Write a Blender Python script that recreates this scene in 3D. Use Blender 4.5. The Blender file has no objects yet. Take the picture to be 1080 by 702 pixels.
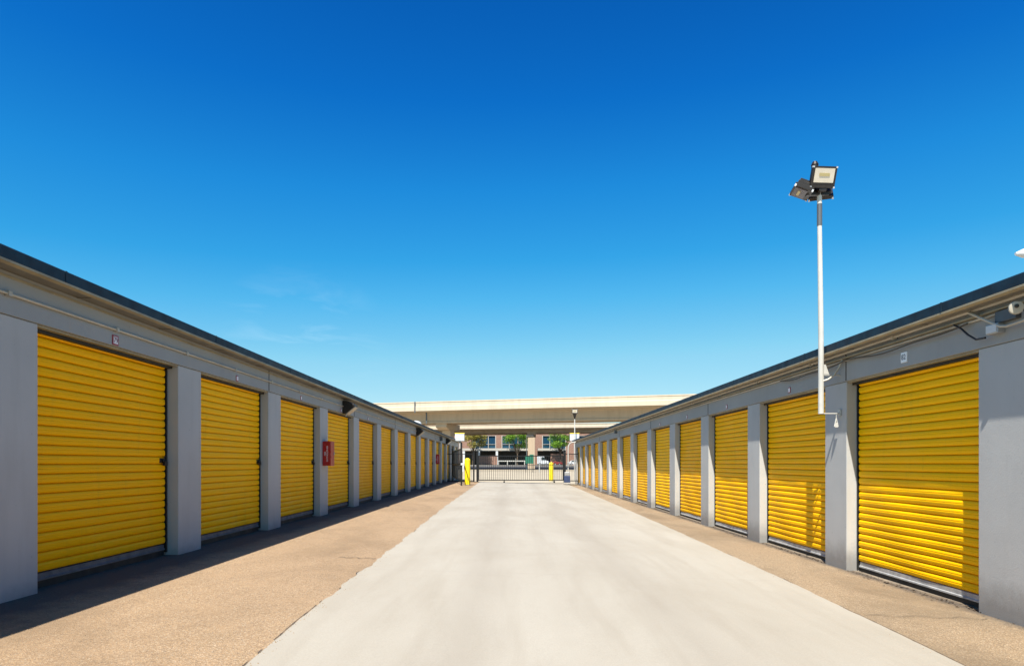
import bpy, math, random
from mathutils import Vector, Matrix
random.seed(7)
R = math.radians
scene = bpy.context.scene
COL = scene.collection
H = 1.28                      # eye height
F = 700.0 / 1080.0 * 36.0     # lens in mm

# ------------------------------------------------------------------ helpers
class MB:
    def __init__(s): s.v = []; s.f = []
    def add(s, vs, fs):
        n = len(s.v); s.v += [tuple(p) for p in vs]; s.f += [tuple(i + n for i in f) for f in fs]; return s
    def box(s, x0, x1, y0, y1, z0, z1):
        if x0 > x1: x0, x1 = x1, x0
        if y0 > y1: y0, y1 = y1, y0
        if z0 > z1: z0, z1 = z1, z0
        vs = [(x0,y0,z0),(x1,y0,z0),(x1,y1,z0),(x0,y1,z0),(x0,y0,z1),(x1,y0,z1),(x1,y1,z1),(x0,y1,z1)]
        return s.add(vs, [(0,3,2,1),(4,5,6,7),(0,1,5,4),(1,2,6,5),(2,3,7,6),(3,0,4,7)])
    def mbox(s, sx, sy, sz, M):
        vs = [M @ Vector((a*sx/2, b*sy/2, c*sz/2)) for c in (-1,1) for a, b in ((-1,-1),(1,-1),(1,1),(-1,1))]
        return s.add(vs, [(0,3,2,1),(4,5,6,7),(0,1,5,4),(1,2,6,5),(2,3,7,6),(3,0,4,7)])
    def tube(s, pts, r, n=10, cap=True):
        pts = [Vector(p) for p in pts]; rs = r if isinstance(r, (list, tuple)) else [r]*len(pts)
        rings = []; up = None
        for i, p in enumerate(pts):
            d = (pts[min(i+1, len(pts)-1)] - pts[max(i-1, 0)]).normalized()
            if up is None:
                up = Vector((0,0,1)) if abs(d.z) < .9 else Vector((1,0,0))
            a = d.cross(up).normalized(); b = a.cross(d).normalized(); up = b
            rings.append([p + a*math.cos(t)*rs[i] + b*math.sin(t)*rs[i] for t in [2*math.pi*k/n for k in range(n)]])
        vs = [q for ring in rings for q in ring]; fs = []
        for i in range(len(pts)-1):
            for k in range(n):
                fs.append((i*n+k, i*n+(k+1)%n, (i+1)*n+(k+1)%n, (i+1)*n+k))
        if cap:
            fs.append(tuple(range(n))[::-1]); fs.append(tuple((len(pts)-1)*n+k for k in range(n)))
        return s.add(vs, fs)
    def extr(s, prof, axis, a, b):
        """closed 2d profile extruded along axis ('x': prof=(y,z); 'y': prof=(x,z); 'z': prof=(x,y))"""
        def P(u, w, t): return {'x': (t,u,w), 'y': (u,t,w), 'z': (u,w,t)}[axis]
        n = len(prof)
        vs = [P(u, w, a) for u, w in prof] + [P(u, w, b) for u, w in prof]
        fs = [(i, (i+1)%n, n+(i+1)%n, n+i) for i in range(n)] + [tuple(range(n))[::-1], tuple(range(n, 2*n))]
        return s.add(vs, fs)
    def mesh(s, name, mat=None, smooth=False, fix=True):
        import bmesh
        me = bpy.data.meshes.new(name); me.from_pydata(s.v, [], s.f)
        if fix:
            bm = bmesh.new(); bm.from_mesh(me); bmesh.ops.recalc_face_normals(bm, faces=bm.faces); bm.to_mesh(me); bm.free()
        if mat: me.materials.append(mat)
        if smooth:
            me.polygons.foreach_set('use_smooth', [True]*len(me.polygons))
            try: me.set_sharp_from_angle(angle=R(35))
            except Exception: pass
        me.update(); return me
    def build(s, name, mat, parent=None, origin=None, smooth=False, bevel=0, loc=None, fix=True):
        """verts are in world space when origin is given (origin = the root's place)"""
        if origin is not None:
            o = Vector(origin); s.v = [tuple(Vector(p) - o) for p in s.v]
        ob = bpy.data.objects.new(name, s.mesh(name, mat, smooth, fix)); COL.objects.link(ob)
        if parent: ob.parent = parent
        if loc is not None: ob.location = loc
        if bevel:
            m = ob.modifiers.new('bevel', 'BEVEL'); m.width = bevel; m.segments = 2; m.limit_method = 'ANGLE'
        return ob

def tag(o, label=None, cat=None, group=None, kind=None):
    if label: o['label'] = label
    if cat: o['category'] = cat
    if group: o['group'] = group
    if kind: o['kind'] = kind
    return o
def thing(name, loc, label, cat, group=None, rz=0):
    o = bpy.data.objects.new(name, None); COL.objects.link(o); o.location = loc; o.rotation_euler = (0,0,rz)
    o.empty_display_size = .2
    return tag(o, label, cat, group)
def dup(o, parent=None):
    c = o.copy(); COL.objects.link(c)
    if parent: c.parent = parent
    for ch in [x for x in o.children]: dup(ch, c)
    return c
def text_mesh(body, size, mat, name, parent, M, depth=.002, align='CENTER'):
    cu = bpy.data.curves.new(name, 'FONT'); cu.body = body; cu.size = size; cu.extrude = depth
    cu.align_x = align; cu.align_y = 'CENTER'; cu.space_line = .9
    tmp = bpy.data.objects.new('tmp', cu); COL.objects.link(tmp)
    dg = bpy.context.evaluated_depsgraph_get()
    me = bpy.data.meshes.new_from_object(tmp.evaluated_get(dg)); me.materials.clear(); me.materials.append(mat)
    me.name = name
    bpy.data.objects.remove(tmp); me.transform(M)
    o = bpy.data.objects.new(name, me); COL.objects.link(o); o.parent = parent
    return o

# ------------------------------------------------------------------ materials
def nt(name):
    m = bpy.data.materials.new(name); m.use_nodes = True; t = m.node_tree; t.nodes.clear()
    out = t.nodes.new('ShaderNodeOutputMaterial'); b = t.nodes.new('ShaderNodeBsdfPrincipled')
    t.links.new(b.outputs[0], out.inputs[0]); return m, t, b
def N(t, kind, **kw):
    n = t.nodes.new(kind)
    for k, v in kw.items():
        if k in ('inputs',):
            for a, b in v.items(): n.inputs[a].default_value = b
        else: setattr(n, k, v)
    return n
def noise(t, vec, scale, detail=4, rough=.55, dist=0):
    n = N(t, 'ShaderNodeTexNoise'); n.inputs['Scale'].default_value = scale; n.inputs['Detail'].default_value = detail
    n.inputs['Roughness'].default_value = rough; n.inputs['Distortion'].default_value = dist
    t.links.new(vec, n.inputs['Vector']); return n.outputs['Fac']
def ramp(t, fac, stops):
    n = N(t, 'ShaderNodeValToRGB'); e = n.color_ramp.elements
    while len(e) < len(stops): e.new(.5)
    for i, (p, c) in enumerate(stops):
        e[i].position = p; e[i].color = (c, c, c, 1) if not isinstance(c, tuple) else (*c, 1)
    t.links.new(fac, n.inputs[0]); return n.outputs[0]
def mix(t, fac, a, b, blend='MIX'):
    n = N(t, 'ShaderNodeMix', data_type='RGBA', blend_type=blend)
    for s, v in ((0, fac), (6, a), (7, b)):
        if isinstance(v, (int, float)): n.inputs[s].default_value = v
        elif isinstance(v, tuple): n.inputs[s].default_value = (*v, 1)
        else: t.links.new(v, n.inputs[s])
    return n.outputs[2]
def math_(t, op, a, b=None):
    n = N(t, 'ShaderNodeMath', operation=op)
    for i, v in enumerate((a, b)):
        if v is None: continue
        if isinstance(v, (int, float)): n.inputs[i].default_value = v
        else: t.links.new(v, n.inputs[i])
    return n.outputs[0]
def mapping(t, vec, scale):
    n = N(t, 'ShaderNodeMapping'); n.inputs['Scale'].default_value = scale; t.links.new(vec, n.inputs['Vector']); return n.outputs[0]
def bump(t, b, h, strength, dist):
    n = N(t, 'ShaderNodeBump'); n.inputs['Strength'].default_value = strength; n.inputs['Distance'].default_value = dist
    t.links.new(h, n.inputs['Height']); t.links.new(n.outputs[0], b.inputs['Normal'])
def pos(t): return N(t, 'ShaderNodeNewGeometry').outputs['Position']

def simple(name, col, rough=.5, metal=0, var=.12, scale=6, bmp=.1, spec=.5):
    m, t, b = nt(name); p = pos(t)
    n1 = noise(t, p, scale, 5); f = ramp(t, n1, [(.3, 1-var), (.7, 1+var*.4)])
    t.links.new(mix(t, 1.0, col, f, 'MULTIPLY'), b.inputs['Base Color'])
    r = ramp(t, n1, [(.3, min(1, rough+.08)), (.7, max(0, rough-.06))]); t.links.new(r, b.inputs['Roughness'])
    b.inputs['Metallic'].default_value = metal; b.inputs['Specular IOR Level'].default_value = spec
    if bmp: bump(t, b, noise(t, p, scale*12, 3), bmp, .004)
    return m

def mat_paint_wall(name, col):
    m, t, b = nt(name); p = pos(t)
    base = mix(t, ramp(t, noise(t, p, .8, 5), [(.35, 0.), (.65, 1.)]), tuple(c*.93 for c in col), tuple(min(1, c*1.05) for c in col))
    st = noise(t, mapping(t, p, (4, 4, .5)), 1.0, 6, .65)                       # rain streaks
    base = mix(t, math_(t, 'MULTIPLY', ramp(t, st, [(.50, 0.), (.78, 1.)]), .22), base, (.22,.21,.19))
    sx = N(t, 'ShaderNodeSeparateXYZ'); t.links.new(p, sx.inputs[0])
    z = math_(t, 'ADD', sx.outputs['Z'], math_(t, 'MULTIPLY', noise(t, p, 5, 6, .7), .35))
    low = ramp(t, z, [(.14, 1.), (.42, 0.)])
    base = mix(t, math_(t, 'MULTIPLY', low, .6), base, (.12,.11,.10))          # splash dirt at the foot
    chips = ramp(t, noise(t, p, 22, 6, .7), [(.67, 0.), (.69, 1.)])
    base = mix(t, math_(t, 'MULTIPLY', chips, .5), base, (.14,.13,.12))
    t.links.new(base, b.inputs['Base Color']); b.inputs['Roughness'].default_value = .62
    h = math_(t, 'ADD', noise(t, p, 60, 4), math_(t, 'MULTIPLY', noise(t, p, 4, 3), 2.))
    bump(t, b, h, .35, .004)
    return m

def mat_door(name, col):
    m, t, b = nt(name); p = pos(t)
    oi = N(t, 'ShaderNodeObjectInfo').outputs['Random']
    hs = N(t, 'ShaderNodeHueSaturation'); hs.inputs['Color'].default_value = (*col, 1)
    v = math_(t, 'ADD', math_(t, 'MULTIPLY', oi, .10), .90); t.links.new(v, hs.inputs['Value'])
    t.links.new(math_(t, 'ADD', math_(t, 'MULTIPLY', oi, .012), .494), hs.inputs['Hue'])
    base = mix(t, math_(t, 'MULTIPLY', ramp(t, noise(t, p, 1.6, 5, .6), [(.45, 0.), (.8, 1.)]), .15), hs.outputs[0], tuple(c*.82 for c in col))
    st = noise(t, mapping(t, p, (5, 5, .5)), 1.6, 6, .65)
    base = mix(t, math_(t, 'MULTIPLY', ramp(t, st, [(.56, 0.), (.78, 1.)]), .3), base, (.50,.30,.03))
    sp = ramp(t, noise(t, p, 35, 5, .7), [(.70, 0.), (.73, 1.)])
    base = mix(t, math_(t, 'MULTIPLY', sp, .35), base, (.35,.2,.04))
    t.links.new(base, b.inputs['Base Color'])
    t.links.new(ramp(t, noise(t, p, 3, 4), [(.3, .55), (.7, .42)]), b.inputs['Roughness']); b.inputs['Specular IOR Level'].default_value = .08
    bump(t, b, noise(t, mapping(t, p, (1, 1, .6)), 3.2, 3), .35, .012)          # slight oil-canning of the sheet
    return m

def mat_concrete_road():
    m, t, b = nt('light_concrete'); p = pos(t)
    big = ramp(t, noise(t, mapping(t, p, (1, .45, 1)), .55, 6, .62, .4), [(.32, 0.), (.68, 1.)])
    base = mix(t, big, (0.335,0.298,0.237), (0.396,0.361,0.298))
    sw = noise(t, mapping(t, p, (2.6, .22, 1)), 1.2, 6, .6, .3)                # long scuffs along the lane
    base = mix(t, math_(t, 'MULTIPLY', ramp(t, sw, [(.48, 0.), (.72, 1.)]), .34), base, (0.270,0.231,0.174))
    mid = noise(t, p, 3.2, 7, .7)
    base = mix(t, math_(t, 'MULTIPLY', ramp(t, mid, [(.55, 0.), (.78, 1.)]), .3), base, (.385,.352,.30))
    sx = N(t, 'ShaderNodeSeparateXYZ'); t.links.new(p, sx.inputs[0])
    # darker wheel lanes
    d1 = math_(t, 'ABSOLUTE', math_(t, 'SUBTRACT', sx.outputs['X'], -.35)); d2 = math_(t, 'ABSOLUTE', math_(t, 'SUBTRACT', sx.outputs['X'], 1.35))
    wl = math_(t, 'MINIMUM', d1, d2); wl = math_(t, 'ADD', wl, math_(t, 'MULTIPLY', noise(t, mapping(t, p, (1, .3, 1)), 1.4, 5), .5))
    base = mix(t, math_(t, 'MULTIPLY', ramp(t, wl, [(.25, 1.), (.65, 0.)]), .30), base, (0.252,0.217,0.170))
    fine = noise(t, p, 90, 4, .7)
    base = mix(t, .30, base, ramp(t, fine, [(.25, .35), (.75, 1.)]), 'MULTIPLY')
    spot = ramp(t, noise(t, p, 9, 5, .65, .2), [(.69, 0.), (.74, 1.)])
    base = mix(t, math_(t, 'MULTIPLY', spot, .35), base, (.30,.27,.23))
    # hairline cracks
    v = N(t, 'ShaderNodeTexVoronoi', feature='DISTANCE_TO_EDGE'); v.inputs['Scale'].default_value = .22
    wp = N(t, 'ShaderNodeVectorMath', operation='ADD')
    nz = N(t, 'ShaderNodeTexNoise'); nz.inputs['Scale'].default_value = 1.3; nz.inputs['Detail'].default_value = 6; t.links.new(p, nz.inputs['Vector'])
    sc = N(t, 'ShaderNodeVectorMath', operation='SCALE'); sc.inputs['Scale'].default_value = .9; t.links.new(nz.outputs['Color'], sc.inputs[0])
    t.links.new(p, wp.inputs[0]); t.links.new(sc.outputs[0], wp.inputs[1]); t.links.new(wp.outputs[0], v.inputs['Vector'])
    cr = ramp(t, v.outputs['Distance'], [(.0006, 1.), (.0018, 0.)])
    cr = math_(t, 'MULTIPLY', cr, ramp(t, noise(t, p, .5, 3), [(.5, 0.), (.62, 1.)]))
    base = mix(t, math_(t, 'MULTIPLY', cr, .35), base, (.25,.22,.18))
    # saw-cut joints across the lane every 6.1 m
    fr = math_(t, 'FRACT', math_(t, 'DIVIDE', math_(t, 'ADD', sx.outputs['Y'], 1.4), 6.1))
    jn = ramp(t, math_(t, 'ABSOLUTE', math_(t, 'SUBTRACT', fr, .5)), [(.0010, 1.), (.0020, 0.)])
    base = mix(t, math_(t, 'MULTIPLY', jn, .45), base, (.28,.25,.21))
    t.links.new(base, b.inputs['Base Color']); b.inputs['Roughness'].default_value = .85
    h = math_(t, 'ADD', noise(t, p, 120, 4), math_(t, 'MULTIPLY', noise(t, p, 12, 4), 1.5))
    bump(t, b, h, .3, .004)
    return m

def mat_aggregate(name, tone, wall_x):
    m, t, b = nt(name); p = pos(t)
    v = N(t, 'ShaderNodeTexVoronoi'); v.inputs['Scale'].default_value = 115; t.links.new(p, v.inputs['Vector'])
    cs = N(t, 'ShaderNodeSeparateXYZ'); t.links.new(v.outputs['Color'], cs.inputs[0])
    dk = tuple(c*.72 for c in tone); lt = tuple(min(1, c*1.24) for c in tone)
    base = mix(t, cs.outputs['X'], dk, lt)
    base = mix(t, math_(t, 'MULTIPLY', ramp(t, cs.outputs['Y'], [(.80, 0.), (.84, 1.)]), .45), base, (.52,.42,.30))
    base = mix(t, math_(t, 'MULTIPLY', ramp(t, cs.outputs['Z'], [(.84, 0.), (.88, 1.)]), .7), base, (.16,.11,.07))
    big = noise(t, mapping(t, p, (1, .5, 1)), .7, 6, .62, .5)
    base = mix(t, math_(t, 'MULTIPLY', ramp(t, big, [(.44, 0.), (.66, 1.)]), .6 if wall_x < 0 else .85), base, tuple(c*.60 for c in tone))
    mid = noise(t, p, 2.6, 6, .7)
    base = mix(t, math_(t, 'MULTIPLY', ramp(t, mid, [(.5, 0.), (.75, 1.)]), .38), base, tuple(min(1, c*1.25) for c in tone))
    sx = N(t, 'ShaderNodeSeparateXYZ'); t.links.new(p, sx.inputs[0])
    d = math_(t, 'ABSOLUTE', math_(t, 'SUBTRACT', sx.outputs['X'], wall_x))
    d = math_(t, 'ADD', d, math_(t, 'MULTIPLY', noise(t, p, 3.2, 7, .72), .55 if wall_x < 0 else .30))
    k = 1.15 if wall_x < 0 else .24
    dirt_shade = ramp(t, d, [(k*.55, 1.), (k*1.25, 0.)])
    base = mix(t, math_(t, 'MULTIPLY', dirt_shade, .88), base, (.042,.038,.036))       # grime and mildew along the wall foot, plus roof shade painted in on the left
    t.links.new(base, b.inputs['Base Color']); b.inputs['Roughness'].default_value = .9
    h = math_(t, 'ADD', v.outputs['Distance'], math_(t, 'MULTIPLY', noise(t, p, 8, 5), .8))
    bump(t, b, h, .55, .008)
    return m

def mat_brick():
    m, t, b = nt('brick'); p = pos(t)
    sx = N(t, 'ShaderNodeSeparateXYZ'); t.links.new(p, sx.inputs[0]); cb = N(t, 'ShaderNodeCombineXYZ')
    t.links.new(math_(t, 'ADD', sx.outputs['X'], sx.outputs['Y']), cb.inputs[0]); t.links.new(sx.outputs['Z'], cb.inputs[1])
    br = N(t, 'ShaderNodeTexBrick'); t.links.new(cb.outputs[0], br.inputs['Vector'])
    br.inputs['Color1'].default_value = (.22,.10,.07,1); br.inputs['Color2'].default_value = (.30,.15,.10,1); br.inputs['Mortar'].default_value = (.30,.25,.20,1)
    br.inputs['Scale'].default_value = 1; br.inputs['Brick Width'].default_value = .24; br.inputs['Row Height'].default_value = .08; br.inputs['Mortar Size'].default_value = .008
    c = mix(t, .25, br.outputs['Color'], ramp(t, noise(t, p, .7, 5), [(.3, .5), (.7, 1.)]), 'MULTIPLY')
    t.links.new(c, b.inputs['Base Color']); b.inputs['Roughness'].default_value = .85
    return m

def mat_bridge(name, col):
    m, t, b = nt(name); p = pos(t)
    st = noise(t, mapping(t, p, (.9, .9, .12)), 1.0, 6, .65)
    base = mix(t, math_(t, 'MULTIPLY', ramp(t, st, [(.45, 0.), (.72, 1.)]), .45), col, tuple(c*.62 for c in col))
    base = mix(t, math_(t, 'MULTIPLY', ramp(t, noise(t, p, .12, 5), [(.35, 0.), (.65, 1.)]), .3), base, tuple(c*.8 for c in col))
    t.links.new(base, b.inputs['Base Color']); b.inputs['Roughness'].default_value = .85
    bump(t, b, noise(t, p, 3, 5), .3, .02)
    return m

def mat_asphalt():
    m, t, b = nt('asphalt'); p = pos(t)
    base = mix(t, ramp(t, noise(t, p, .35, 6), [(.35, 0.), (.65, 1.)]), (.045,.044,.046), (.075,.072,.07))
    t.links.new(base, b.inputs['Base Color']); b.inputs['Roughness'].default_value = .9
    return m
def mat_earth():
    m, t, b = nt('ground_concrete_far'); p = pos(t)
    base = mix(t, ramp(t, noise(t, p, .12, 7, .6), [(.35, 0.), (.65, 1.)]), (0.278,0.231,0.157), (0.357,0.300,0.213))
    t.links.new(base, b.inputs['Base Color']); b.inputs['Roughness'].default_value = .9
    return m
def mat_leaf(name, a, c):
    m, t, b = nt(name); p = pos(t)
    base = mix(t, ramp(t, noise(t, p, 1.1, 4), [(.35, 0.), (.65, 1.)]), a, c)
    t.links.new(base, b.inputs['Base Color']); b.inputs['Roughness'].default_value = .6
    out = [n for n in t.nodes if n.type == 'OUTPUT_MATERIAL'][0]
    tr = N(t, 'ShaderNodeBsdfTranslucent'); t.links.new(base, tr.inputs[0])
    ms = N(t, 'ShaderNodeMixShader'); ms.inputs[0].default_value = .35
    t.links.new(b.outputs[0], ms.inputs[1]); t.links.new(tr.outputs[0], ms.inputs[2]); t.links.new(ms.outputs[0], out.inputs[0])
    return m

M_wall = mat_paint_wall('grey_wall_paint', (.415,.415,.405))
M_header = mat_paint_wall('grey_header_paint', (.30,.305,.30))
M_soffit = simple('tan_soffit_metal', (.19,.175,.145), .5, 0, .2, 3)
M_fascia = simple('dark_blue_fascia_metal', (.007,.022,.038), .55, 0, .4, 5, .15, .3)
M_roof = simple('white_roof_membrane', (.55,.54,.50), .8)
M_door = mat_door('yellow_door_enamel', (1.0,.525,.0))
M_doorpale = mat_door('faded_cream_door', (.62,.54,.30))
M_doordark = mat_door('dark_brown_door', (.03,.022,.02))
M_bar = simple('galvanised_steel', (.42,.43,.44), .42, .55, .3, 9)
M_barL = simple('dull_blue_steel', (.13,.15,.17), .5, .3, .3, 9)
M_silL = simple('worn_sill_concrete', (.22,.175,.125), .9, 0, .4, 9)
M_cable = simple('weathered_cable', (.07,.06,.045), .6)
M_lensshade = simple('shaded_lamp_lens', (.09,.085,.10), .2, 0, .1, 9, 0)  # darker copy of the lamp lens, shade put into its colour
M_barR = simple('light_steel_bar', (.50,.50,.49), .45, .35, .3, 9)
M_black = simple('black_iron_paint', (.012,.012,.013), .4, .1, .3)
M_dark = simple('dark_steel_and_shade', (.02,.02,.018), .6, .1, .3)  # guide steel, also the colour of the painted shade strips
M_tan = simple('tan_trim_metal', (.33,.27,.17), .45, .1, .25, 4)
M_cond = simple('painted_conduit', (.48,.44,.36), .45, .1, .2, 4)
M_white = simple('white_pole_paint', (.50,.49,.45), .45, 0, .15, 4)
M_sleeve = simple('grey_sleeve', (.10,.11,.12), .5, .3)
M_lampbody = simple('dark_bronze_housing', (.03,.024,.02), .4, .4, .3, 20)
M_yellow = simple('bollard_yellow_paint', (.85,.62,.01), .4, 0, .18, 5, .2)
M_red = simple('red_enamel', (.42,.008,.012), .3, 0, .15, 8)
M_redplate = simple('red_plate', (.30,.015,.03), .4)
M_plate = simple('white_plate', (.55,.565,.58), .4)
M_numplate = simple('number_plate_white', (.80,.82,.84), .4, 0, .03, 4, 0)
M_ink = simple('dark_ink', (.03,.05,.08), .5, 0, 0, 4, 0)
M_whiteink = simple('white_ink', (.75,.72,.75), .5, 0, 0, 4, 0)
M_maroonink = simple('maroon_ink', (.10,.01,.025), .5, 0, 0, 4, 0)
M_blue = simple('navy_operator_case', (.03,.05,.12), .45, 0, .25)
M_green = simple('green_sign_back', (.01,.13,.075), .5, 0, .2, 3)
M_road = mat_concrete_road()
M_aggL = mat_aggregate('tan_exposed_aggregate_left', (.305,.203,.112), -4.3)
M_aggR = mat_aggregate('tan_exposed_aggregate_right', (.258,.184,.108), 4.45)
M_ground = mat_earth(); M_asph = mat_asphalt(); M_brick = mat_brick()
M_br1 = mat_bridge('cream_parapet_concrete', (.530,.450,.345)); M_br2 = mat_bridge('tan_girder_concrete', (.470,.365,.255))
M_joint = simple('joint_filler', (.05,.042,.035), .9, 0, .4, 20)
M_debris = simple('dry_leaf_litter', (.10,.07,.045), .9, 0, .5, 40)
M_kerb = simple('pale_kerb_concrete', (0.400,0.374,0.331), .85)
def glass(name, col, rough=.05):
    m, t, b = nt(name); b.inputs['Base Color'].default_value = (*col, 1); b.inputs['Roughness'].default_value = rough
    b.inputs['Specular IOR Level'].default_value = .8; return m
M_glass = glass('dark_blue_window_glass', (.01,.045,.085)); M_lens = simple('frosted_lamp_lens', (.62,.54,.42), .25, 0, .1, 9, 0)
M_carglass = glass('dark_car_glass', (.01,.012,.015)); M_tyre = simple('black_tyre', (.015,.015,.015), .8)
M_led = simple('amber_led_chip', (.45,.36,.16), .4, 0, .1)
M_bark = simple('bark', (.10,.07,.045), .9, 0, .4, 3)
M_leafY = mat_leaf('olive_yellow_leaves', (.22,.20,.03), (.40,.34,.06)); M_leafG = mat_leaf('bright_green_leaves', (.10,.22,.015), (.24,.42,.03))

# ------------------------------------------------------------------ ground
def zg(x, y):
    """paving height: falls gently to the right and away"""
    xx = max(-4.6, min(4.8, x))
    return -.0288*xx - .0012*max(-10, min(y, 60))
def zfar(y):
    if y < 172: return -.16
    if y < 200: return -.16 + (y-172)/28*.66
    return .50
def lerp_tab(tab, y):
    if y <= tab[0][0]: return tab[0][1]
    for (a, b), (c, d) in zip(tab, tab[1:]):
        if y <= c: return b + (d-b)*(y-a)/(c-a)
    return tab[-1][1]
LE = [(-12,-1.55),(4,-1.63),(6,-1.70),(9.3,-1.735),(18.8,-1.92),(36,-2.08),(43,-2.16)]
RE = [(-12,2.8),(4.2,3.04),(5.5,3.115),(8,3.23),(15,3.40),(39,3.74),(43,3.76)]
YEND = 45.2
def jag(y, s):
    if y < 6: a = .003
    else: a = .016
    return a*(math.sin(y*3.1+s)+.7*math.sin(y*7.7+2*s)+.5*math.sin(y*17.3+s))
def le(y): return lerp_tab(LE, y) + jag(y, 1.3)
def re_(y): return lerp_tab(RE, y) + .35*jag(y, 4.1)
def strip(name, fa, fb, y0, y1, ny, nx, mat, dz):
    m = MB(); vs = []; fs = []
    for j in range(ny+1):
        y = y0 + (y1-y0)*j/ny
        a, b = fa(y), fb(y)
        for i in range(nx+1):
            x = a + (b-a)*i/nx; vs.append((x, y, zg(x, y)+dz))
    for j in range(ny):
        for i in range(nx):
            k = j*(nx+1)+i; fs.append((k, k+1, k+nx+2, k+nx+1))
    m.add(vs, fs); o = m.build(name, mat, fix=False); return tag(o, kind='structure')
strip('driveway', le, re_, -12, YEND, 1100, 8, M_road, .006)
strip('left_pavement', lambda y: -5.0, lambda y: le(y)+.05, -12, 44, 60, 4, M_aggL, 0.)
strip('right_pavement', lambda y: re_(y)-.05, lambda y: 5.2, -12, 44, 60, 4, M_aggR, 0.)
g = MB()
ys = [-60,-12,45,60,110,172,176,180,184,188,192,196,200,215,600,3000]
xs = [-3000,-300,-60,-6,6,60,300,3000]
vs = [(x, y, (-.05 if y < 0 else -.16 + .0) if y <= 172 else zfar(y)) for y in ys for x in xs]
vs = [(x, y, (-.24 if y <= 45 else z)) for x, y, z in vs]
nx = len(xs)
g.add(vs, [(j*nx+i, j*nx+i+1, (j+1)*nx+i+1, (j+1)*nx+i) for j in range(len(ys)-1) for i in range(nx-1)])
tag(g.build('ground', M_ground, fix=False), kind='structure')
# forecourt slab beyond the gate, joins the driveway to the ground sheet
g = MB(); n = 40
vs = []
for j in range(2):
    y = (45.2, 60)[j]
    for i in range(n+1):
        x = -30 + 60*i/n; vs.append((x, y, (zg(x, 44)+.004) if j == 0 else -.145))
vs += [(x, 108, -.145) for x in [-30+60*i/n for i in range(n+1)]]
g.add(vs, [(j*(n+1)+i, j*(n+1)+i+1, (j+1)*(n+1)+i+1, (j+1)*(n+1)+i) for j in range(2) for i in range(n)])
tag(g.build('forecourt', simple('pale_forecourt_concrete', (0.400,0.335,0.235), .9, 0, .2, .3), fix=False), kind='structure')
# street behind the overpass, its dark strip widened to stand for the deck shadow
g = MB()
for a, b in ((150, 172), (172, 176), (176, 180), (180, 184), (184, 190), (190, 197.5)):
    g.add([(-300, a, zfar(a)+.03), (300, a, zfar(a)+.03), (300, b, zfar(b)+.03), (-300, b, zfar(b)+.03)], [(0,1,2,3)])
tag(g.build('street', M_asph, fix=False), kind='structure')
g = MB(); g.box(-300, 300, 197.5, 198.1, .2, .66); g.box(-300, 300, 198.1, 203, .2, .62)
tag(g.build('pavement', M_kerb), kind='structure')
# dark joint between lane and left apron (broken line), and along the right edge
g = MB()
def joint(f, segs, w, side):
    for a, b in segs:
        n = max(2, int((b-a)/.08)); vs = []; fs = []
        for j in range(n+1):
            y = a+(b-a)*j/n; x = f(y) + side*.004; ww = w*(.5+.5*abs(math.sin(y*9)+.4*math.sin(y*31)))
            vs += [(x-ww, y, zg(x, y)+.010), (x+ww*.4, y, zg(x, y)+.010)]
        fs = [(2*j, 2*j+1, 2*j+3, 2*j+2) for j in range(n)]
        g.add(vs, fs)
joint(le, [(1, 4.12), (4.3, 4.38), (4.62, 5.75), (5.85, 5.95), (6.5, 6.56), (7.0, 7.06), (7.35, 7.55), (12, 12.3), (15, 15.2)], .008, -1)
joint(re_, [(1, 6.4), (7.6, 7.9), (9.8, 10.1)], .006, 1)
def cross(x0, x1, y, w):
    n = 14; vs = []
    for j in range(n+1):
        x = x0+(x1-x0)*j/n; yy = y+.03*math.sin(j*1.3)+.015*math.sin(j*3.7); ww = w*(.4+.6*abs(math.sin(j*2.1)))
        vs += [(x, yy-ww, zg(x, yy)+.010), (x, yy+ww, zg(x, yy)+.010)]
    g.add(vs, [(2*j, 2*j+2, 2*j+3, 2*j+1) for j in range(n)])
cross(-2.25, -1.76, 8.6, .012); cross(-4.2, -3.6, 8.9, .006); cross(-2.9, -1.95, 14.9, .008); cross(3.25, 4.3, 12.1, .006); cross(3.2, 4.3, 6.0, .005)
tag(g.build('driveway_joint', M_joint, fix=False), kind='structure')

# ------------------------------------------------------------------ storage buildings
OW = 2.48
def door_profile(z0, z1, pitch=.0915):
    shape = [(0,-.012),(.02,-.012),(.05,.010),(.09,.0165),(.20,.0215),(.36,.0250),(.50,.0255),(.535,.0215),(.58,.0235),(.66,.0240),(.79,.0215),(.90,.0155),(.955,.009),(.985,-.012)]
    pts = []; z = z0
    while z < z1:
        for a, x in shape: pts.append((x, z+a*pitch))
        z += pitch
    pts.append((-.012, z)); return pts
def curtain(seed):
    """corrugated sheet in the local y-z plane, facing +x"""
    rnd = random.Random(seed); pts = door_profile(.110, 2.56); hw = OW/2-.045
    nseg = 16; ph = rnd.uniform(0, 6)
    dents = [(rnd.random(), rnd.uniform(.3, 2.0), rnd.uniform(.04, .12), rnd.uniform(-.012, .004)) for _ in range(5)]
    dent = lambda u, z: sum(a*math.exp(-((u-c)**2*6+(z-d)**2)/(2*w*w)) for c, d, w, a in dents)
    m = MB(); n = len(pts); vs = []
    for k in range(nseg+1):
        y = -hw + 2*hw*k/nseg
        for x, z in pts:
            bow = .009*math.sin(z*2.1+ph)*math.sin((k/nseg)*math.pi) + .0045*math.sin(z*5.3+k*.8+ph) + dent(k/nseg, z)
            vs.append((x+bow*(1 if 0<k<nseg else .3), y, z))
    fs = [(k*n+i, (k+1)*n+i, (k+1)*n+i+1, k*n+i+1) for k in range(nseg) for i in range(n-1)]
    m.add(vs, fs); return m
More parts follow.
